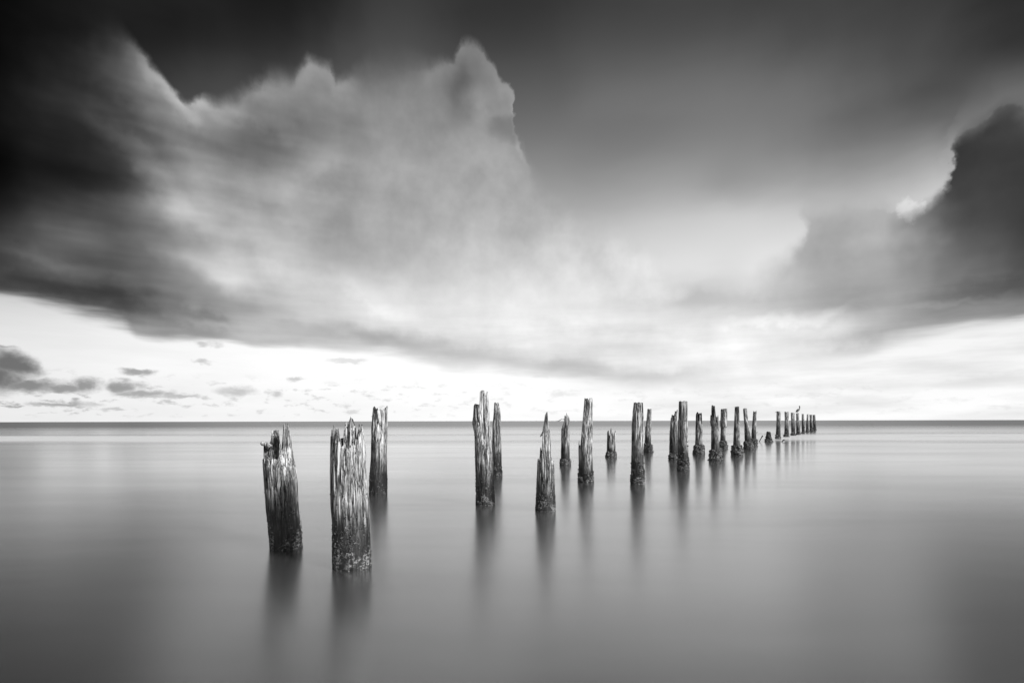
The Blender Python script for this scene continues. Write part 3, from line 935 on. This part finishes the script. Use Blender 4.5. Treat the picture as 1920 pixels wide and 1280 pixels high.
# P8
piling('tall piling with a low broken shoulder on its left, near the middle',
       (1085, 1111.5, 904),
       [(904, 1084.8, 1111.8), (850, 1085, 1111.2), (830, 1085.5, 1111), (800, 1088, 1111), (780, 1090, 1111), (757, 1092.5, 1110.8), (740, 1094, 1110.5)],
       [(1083, 824), (1084.9, 823), (1085.8, 824), (1086.3, 833), (1089.5, 833), (1090.2, 800), (1091.3, 776), (1093, 760), (1095, 745), (1097, 744.5), (1099, 746), (1102.5, 744.5), (1103.4, 750), (1105, 749), (1105.6, 744.5), (1108, 745), (1110.5, 744), (1112, 745)],
       shards=[(-0.85, [(1092, 850, 2.6), (1094, 825, 2.2), (1096, 800, 1)]), (-0.8, [(1107, 870, 2), (1107, 800, 2.2), (1107.6, 750, 1.4)])],
       branches=[('nail', -0.5, [(1094, 793, 0.7), (1091.5, 791.5, 0.6), (1089.5, 790, 0.5)])],
       N=120, M=90, jag=0.03, wet=0.55, bleach=0.55, barn=(0.36, 0.013, 800, 0.2), seed=35)

# P9
piling('short stump of a piling with four splintered prongs and a shell collar',
       (1137.5, 1154, 857),
       [(857, 1137.2, 1154.2), (845, 1137.8, 1153.8), (812, 1138.4, 1154.4), (800, 1139.5, 1154)],
       [(1136, 812), (1139.5, 810), (1140.3, 806.5), (1141.5, 806), (1142.2, 816), (1143.6, 815), (1144.6, 803), (1145.6, 801), (1146.6, 804), (1147.4, 816), (1148.4, 809), (1149.6, 808), (1150.4, 817), (1151.6, 816), (1152.4, 806), (1154, 809), (1156, 812)],
       N=80, M=50, jag=0.04, hollow=0.1, wet=0.5, bleach=0.5, barn=(0.26, 0.026, 380, 0.6), seed=41)

# P10
piling('tall flat-topped piling with a pale bleached patch on its right side',
       (1183.5, 1207, 908),
       [(908, 1183.2, 1207.2), (870, 1183.6, 1207), (800, 1184.8, 1207), (780, 1186, 1207), (765, 1187.2, 1206.3), (748, 1188.6, 1205.2)],
       [(1184, 770), (1187.3, 766), (1188.8, 762), (1189.2, 753), (1192, 752.5), (1195, 754), (1198, 752.5), (1201, 754), (1205, 752.4), (1205.4, 772), (1207, 776), (1209, 778)],
       shards=[(-0.85, [(1197, 800, 2.6), (1198.5, 780, 2.4), (1199.6, 762, 0.9)]), (-0.6, [(1204.5, 810, 2), (1205.2, 790, 1.6), (1205.6, 773, 0.6)])],
       N=110, M=90, jag=0.03, wet=0.85, bleach=0.85, barn=(0.45, 0.013, 900, 0.2), seed=47)

# P11
piling('thin piling tucked behind the right edge of the bleached flat-topped one',
       (1208, 1221.5, 847),
       [(847, 1208.4, 1221.6), (830, 1209, 1220.4), (803, 1209.8, 1221), (790, 1211.4, 1221), (760, 1213.3, 1222)],
       [(1207, 798), (1209.8, 797), (1210.4, 803), (1211.8, 802), (1212.6, 785), (1213.5, 766), (1216, 764.8), (1218, 766), (1222, 764.7), (1223, 766)],
       N=64, M=60, jag=0.05, wet=0.85, bleach=0.5, barn=(0.42, 0.045, 240, 0.8), seed=51)

# P12
piling('dark piling with a stepped slanting top, left of a taller round one',
       (1255, 1270.5, 861),
       [(861, 1254.8, 1270.6), (805, 1256, 1270.6), (780, 1257.4, 1270.6), (765, 1258.5, 1270.8)],
       [(1254, 806), (1257.6, 804), (1258, 784), (1259.6, 782), (1260.2, 776), (1262, 777), (1262.4, 786), (1264.8, 786), (1265.2, 769), (1266.8, 770), (1267.2, 780), (1268.4, 780), (1268.8, 768), (1270.4, 766.5), (1272, 767)],
       N=72, M=60, jag=0.05, wet=1.0, bleach=0.4, barn=(0.35, 0.024, 320, 0.22), seed=55)

# P13
piling('tall round piling with a flat top, in front of the dark slanting one',
       (1271, 1291, 883),
       [(883, 1270.8, 1291.2), (840, 1271.2, 1289.8), (800, 1271.3, 1289), (780, 1272, 1288.8), (745, 1273, 1288.7)],
       [(1270, 786), (1271.8, 784.5), (1273, 783), (1273.3, 751), (1276, 750), (1279, 751.5), (1282, 750), (1285, 751), (1288.7, 750), (1290, 751)],
       shards=[(-0.8, [(1284.5, 830, 2.6), (1285.5, 810, 2.4), (1286, 803, 0.8)])],
       N=96, M=80, jag=0.04, wet=0.85, bleach=0.5, barn=(0.55, 0.02, 700, 0.22), seed=59)

# P14
piling('piling with two thin prongs at its top and a wide clump of shells',
       (1302.5, 1318, 851),
       [(851, 1302.5, 1318), (833, 1303.6, 1317), (800, 1304.2, 1317), (785, 1304.8, 1316.4), (768, 1305, 1315.5)],
       [(1302, 780), (1304.6, 776), (1306, 777), (1308, 770.5), (1308.8, 772), (1309.2, 787), (1311.8, 787), (1312.2, 773), (1314.2, 772.5), (1314.6, 790), (1317, 793), (1318, 796)],
       N=72, M=60, jag=0.05, wet=0.6, bleach=0.5, barn=(0.46, 0.05, 300, 0.75), seed=63)

# P15
piling('ragged piling split into a tall middle piece and short side shards',
       (1333, 1350, 863),
       [(863, 1332.5, 1350), (845, 1333.6, 1348.6), (800, 1334, 1348), (770, 1333.5, 1347.6), (755, 1333.5, 1347.5)],
       [(1331, 798), (1333.9, 796), (1334.3, 758.5), (1337, 758), (1340.8, 760), (1341.2, 788), (1344.4, 790), (1344.8, 780), (1346, 777.5), (1347.6, 780), (1348.5, 798)],
       shards=[(0.1, [(1333.6, 799, 1.5), (1333, 790, 1.9), (1332.8, 778, 1.2)]), (-0.8, [(1346, 820, 1.6), (1346.4, 795, 1.5), (1346.4, 778, 0.7)])],
       N=80, M=70, jag=0.05, wet=0.8, bleach=0.5, barn=(0.46, 0.05, 300, 0.75), seed=67)

# P16
piling('thick-headed piling, narrow below the waist, behind the ragged split one',
       (1350, 1361.5, 840),
       [(840, 1350, 1361.5), (828, 1350.4, 1360.4), (803, 1351.6, 1360), (799, 1350.8, 1363.2), (790, 1350.8, 1363.2), (765, 1351.4, 1363)],
       [(1350, 767), (1351.4, 765.5), (1355, 766), (1358, 765.2), (1363, 765.2), (1364, 766)],
       N=64, M=60, jag=0.05, wet=0.7, bleach=0.42, barn=(0.42, 0.05, 200, 0.6), seed=71)

# P17
piling('piling with a narrow squared head and a thin shard standing at its right foot',
       (1374, 1390, 853),
       [(853, 1374.2, 1389.5), (835, 1375, 1387.8), (800, 1376.2, 1387), (788, 1377, 1386.6), (760, 1377.5, 1386)],
       [(1374, 800), (1377, 799), (1378, 789), (1378.3, 762), (1381, 761), (1385.6, 761), (1386, 788), (1388, 791)],
       shards=[(-0.3, [(1387, 838, 1), (1387.8, 822, 1), (1388.3, 810, 0.6)])],
       N=72, M=60, jag=0.04, wet=0.7, bleach=0.5, barn=(0.46, 0.05, 280, 0.75), seed=75)

# P18
piling('slim piling leaning left with a slanted head',
       (1397, 1411, 842),
       [(842, 1397, 1411), (820, 1396.5, 1407.6), (800, 1396, 1404.6), (787, 1395, 1402.4), (762, 1393, 1400)],
       [(1391, 768), (1393, 765.5), (1396, 764.5), (1400, 764.2), (1402, 765)],
       N=64, M=60, jag=0.05, wet=0.9, bleach=0.55, barn=(0.42, 0.05, 220, 0.6), seed=79)

# P19
piling('thin notched piling just right of the left-leaning one',
       (1409, 1418.3, 834),
       [(834, 1409, 1418.4), (820, 1409, 1417.6), (800, 1410, 1417.6), (768, 1412, 1418.8)],
       [(1407, 806), (1408.5, 804.5), (1410.4, 804), (1411.2, 790), (1412, 768.5), (1413.4, 769), (1415, 775), (1416.4, 770), (1418.8, 768), (1420, 769)],
       branches=[('twig', -0.3, [(1416, 811, 0.5), (1419, 810.6, 0.4), (1421, 809.2, 0.3)])],
       N=56, M=50, jag=0.05, wet=1.2, bleach=0.5, barn=(0.40, 0.05, 170, 0.55), seed=83)

# P20 stump
piling('squat dark stump of a piling, the lowest in the row',
       (1435.5, 1446.5, 828.5),
       [(828.5, 1435.2, 1447), (820, 1436, 1446.2), (805, 1437, 1444.5)],
       [(1434, 816), (1436.4, 813), (1438, 809), (1440, 808), (1442.4, 808.5), (1444.4, 811), (1446, 818)],
       N=56, M=40, jag=0.06, wet=1.6, bleach=0.35, barn=(0.3, 0.05, 120, 0.4), seed=87)

# far row of eight
FAR = [
 ('far piling with a rod through its top, first of the far row', (1454.5, 1463, 823), [(823, 1454.4, 1463.2), (800, 1455.6, 1463), (769, 1456.3, 1463.8)], 769.4, [('rod', 0, [(1460, 772.3, 0.55), (1456, 772.3, 0.5), (1453.3, 772.4, 0.45)])]),
 ('second piling of the far row, pale notch in its top', (1471, 1478.6, 819), [(819, 1470.6, 1479), (795, 1471.5, 1478.2), (770, 1471.2, 1478.6)], 770.6, []),
 ('third piling of the far row, left of the perched bird', (1484, 1491, 816.5), [(816.5, 1484, 1491.2), (795, 1483.6, 1490.4), (772, 1483, 1489.7)], 772.4, []),
 ('far piling that the bird perches on', (1493.2, 1500, 815), [(815, 1493.3, 1500), (795, 1493, 1499), (773, 1492.8, 1498)], 773.6, []),
 ('fifth piling of the far row, just right of the perched bird', (1503.8, 1508.9, 812.5), [(812.5, 1503.7, 1508.9), (774, 1503.2, 1507.2)], 774.5, []),
 ('sixth piling of the far row, the thinnest, leaning right', (1511, 1516, 809.5), [(809.5, 1511, 1516), (795, 1511.8, 1515.8), (775, 1513, 1516)], 775.4, []),
 ('seventh piling of the far row, second from the far end', (1518.3, 1523.8, 808), [(808, 1518.4, 1523.8), (776, 1518, 1522.5)], 776.2, []),
 ('last piling at the far right end of the row', (1525, 1530.2, 806.3), [(806.3, 1525.2, 1530.3), (776, 1524, 1528.4)], 776.5, []),
]
for i, (lab, base, ol, yt, br) in enumerate(FAR):
    x0, x1 = ol[-1][1], ol[-1][2]
    w = x1 - x0
    fp = [(x0 - 1, yt + 0.4), (x0 + w * 0.1, yt), (x0 + w * 0.4, yt + 0.5), (x0 + w * 0.5, yt + 2.0 - (i % 3) * 0.7), (x0 + w * 0.62, yt + 0.5), (x1, yt), (x1 + 1, yt + 0.2)]
    piling(lab, base, ol, fp, branches=br, N=40, M=40, jag=0.08, wet=(1.5, 1.3, 1.5, 1.5, 1.7, 1.6, 1.6, 1.7)[i] * 0.9, bleach=0.55, barn=(0.40, 0.05, 90, 0.25), seed=101 + 4 * i,
           key='bird' if i == 3 else None)


# ------------------------------------------------------------------ loose sticks poking out of the water
def stick(label, p0, pts_list, depth_px):
    q0 = on_water(*p0)
    Y = q0[1]
    root = bpy.data.objects.new('driftwood_stick', None)
    root.location = (q0[0], Y, 0); col.objects.link(root)
    root['label'] = label; root['category'] = 'stick'; root['group'] = 'sticks poking out of the water'
    mpp = Y / F
    for k, (nm, pts) in enumerate(pts_list):
        q = []
        for x, y, hw in pts:
            p = on_plane(x, y, Y)
            q.append((p[0] - q0[0], 0.0, p[2], hw * mpp))
        v, f = shard_mesh(q, 900 + k + int(p0[0]), sides=7, sub=4, flat=0.9)
        o = add_mesh(nm, v, f, M_WOOD, root)
        o.color = (0.6, 0.3, 0.4, 0.6)


stick('thin slanting stick in the water left of the squat stump', (1423, 828), [('shaft', [(1422.3, 830, 0.7), (1426, 823, 0.75), (1429, 818.3, 0.8)]), ('knob', [(1428, 819.4, 0.9), (1429.6, 817.2, 1.1), (1430.6, 816.4, 0.5)])], 0)
stick('short forked stick low in the water right of the squat stump', (1466, 828), [('shaft', [(1464.5, 829.5, 0.6), (1467, 826.6, 0.9), (1469.3, 824.4, 1.3)]), ('fork', [(1468.2, 825.6, 0.9), (1470, 824.4, 0.9), (1471.8, 823.9, 0.4)]), ('fork', [(1468, 825, 0.8), (1468.6, 823.4, 0.5)])], 0)


# ------------------------------------------------------------------ the pelican
def loft(sections, sides=12):
    verts, faces = [], []
    P = np.array([s[0] for s in sections], float)
    for i, (c, w, h) in enumerate(sections):
        d = P[min(i + 1, len(P) - 1)] - P[max(i - 1, 0)]; d /= np.linalg.norm(d)
        a = np.array([0, 1.0, 0]); b = np.cross(d, a); b /= np.linalg.norm(b)
        for k in range(sides):
            an = 2 * math.pi * k / sides
            verts.append((np.array(c) + a * math.cos(an) * w + b * math.sin(an) * h).tolist())
    for i in range(len(sections) - 1):
        for k in range(sides):
            q = (k + 1) % sides
            faces.append((i * sides + k, i * sides + q, (i + 1) * sides + q, (i + 1) * sides + k))
    faces.append(tuple(range(sides))[::-1]); faces.append(tuple((len(sections) - 1) * sides + k for k in range(sides)))
    return verts, faces


def pelican():
    fr, surf = TOPS['bird']
    bx, bz = fr.loc(1495.6, 773.8)
    root = bpy.data.objects.new('pelican', None)
    root.location = (fr.X + bx, fr.Y, bz)
    col.objects.link(root)
    root['label'] = 'long-necked grey pelican perched upright on a far piling, facing right'
    root['category'] = 'bird'
    k = fr.mpp
    def P(x, y): return ((x - 1495.6) * k, 0.0, (773.8 - y) * k)
    body = [(P(1492.2, 773.2), .02, .015), (P(1492.9, 771.9), .05, .05), (P(1494.0, 770.6), .09, .10), (P(1495.4, 769.4), .12, .135), (P(1496.8, 768.3), .12, .13), (P(1498.0, 767.4), .09, .10),
            (P(1498.8, 766.6), .06, .065), (P(1499.2, 765.4), .042, .045), (P(1499.0, 764.2), .036, .038), (P(1498.75, 763.1), .034, .036), (P(1498.75, 762.1), .038, .04), (P(1498.95, 761.3), .048, .05), (P(1499.4, 760.8), .045, .045), (P(1499.8, 760.8), .02, .02)]
    add_mesh('body', *loft(body), M_FEATHER, root)
    bill = [(P(1499.5, 761.0), .028, .03), (P(1499.9, 762.2), .03, .036), (P(1500.0, 763.8), .026, .03), (P(1499.9, 765.2), .016, .018), (P(1499.8, 766.2), .006, .006)]
    add_mesh('bill', *loft(bill, 8), M_BILL, root)
    for s in (-1, 1):
        wing = [((P(1492.6, 772.2)[0], s * .045, P(0, 772.4)[2]), .012, .02), ((P(1494.2, 770.4)[0], s * .095, P(0, 770.5)[2]), .022, .075), ((P(1496, 769.0)[0], s * .12, P(0, 769.0)[2]), .025, .10), ((P(1497.8, 767.6)[0], s * .09, P(0, 767.7)[2]), .02, .06)]
        add_mesh('wing', *loft(wing, 8), M_FEATHER, root)
        leg = [((P(1495.4, 770.5)[0], s * .05, P(0, 770.8)[2]), .018, .018), ((P(1495.5, 772.4)[0], s * .05, P(0, 772.3)[2]), .013, .013), ((P(1495.6, 774)[0], s * .05, -0.02), .013, .013)]
        add_mesh('leg', *loft(leg, 6), M_BILL, root)
        foot = [((-0.04, s * .05, 0.0), .02, .008), ((0.03, s * .05, 0.0), .045, .008), ((0.09, s * .05, 0.0), .06, .006)]
        add_mesh('foot', *loft(foot, 6), M_BILL, root)


pelican()
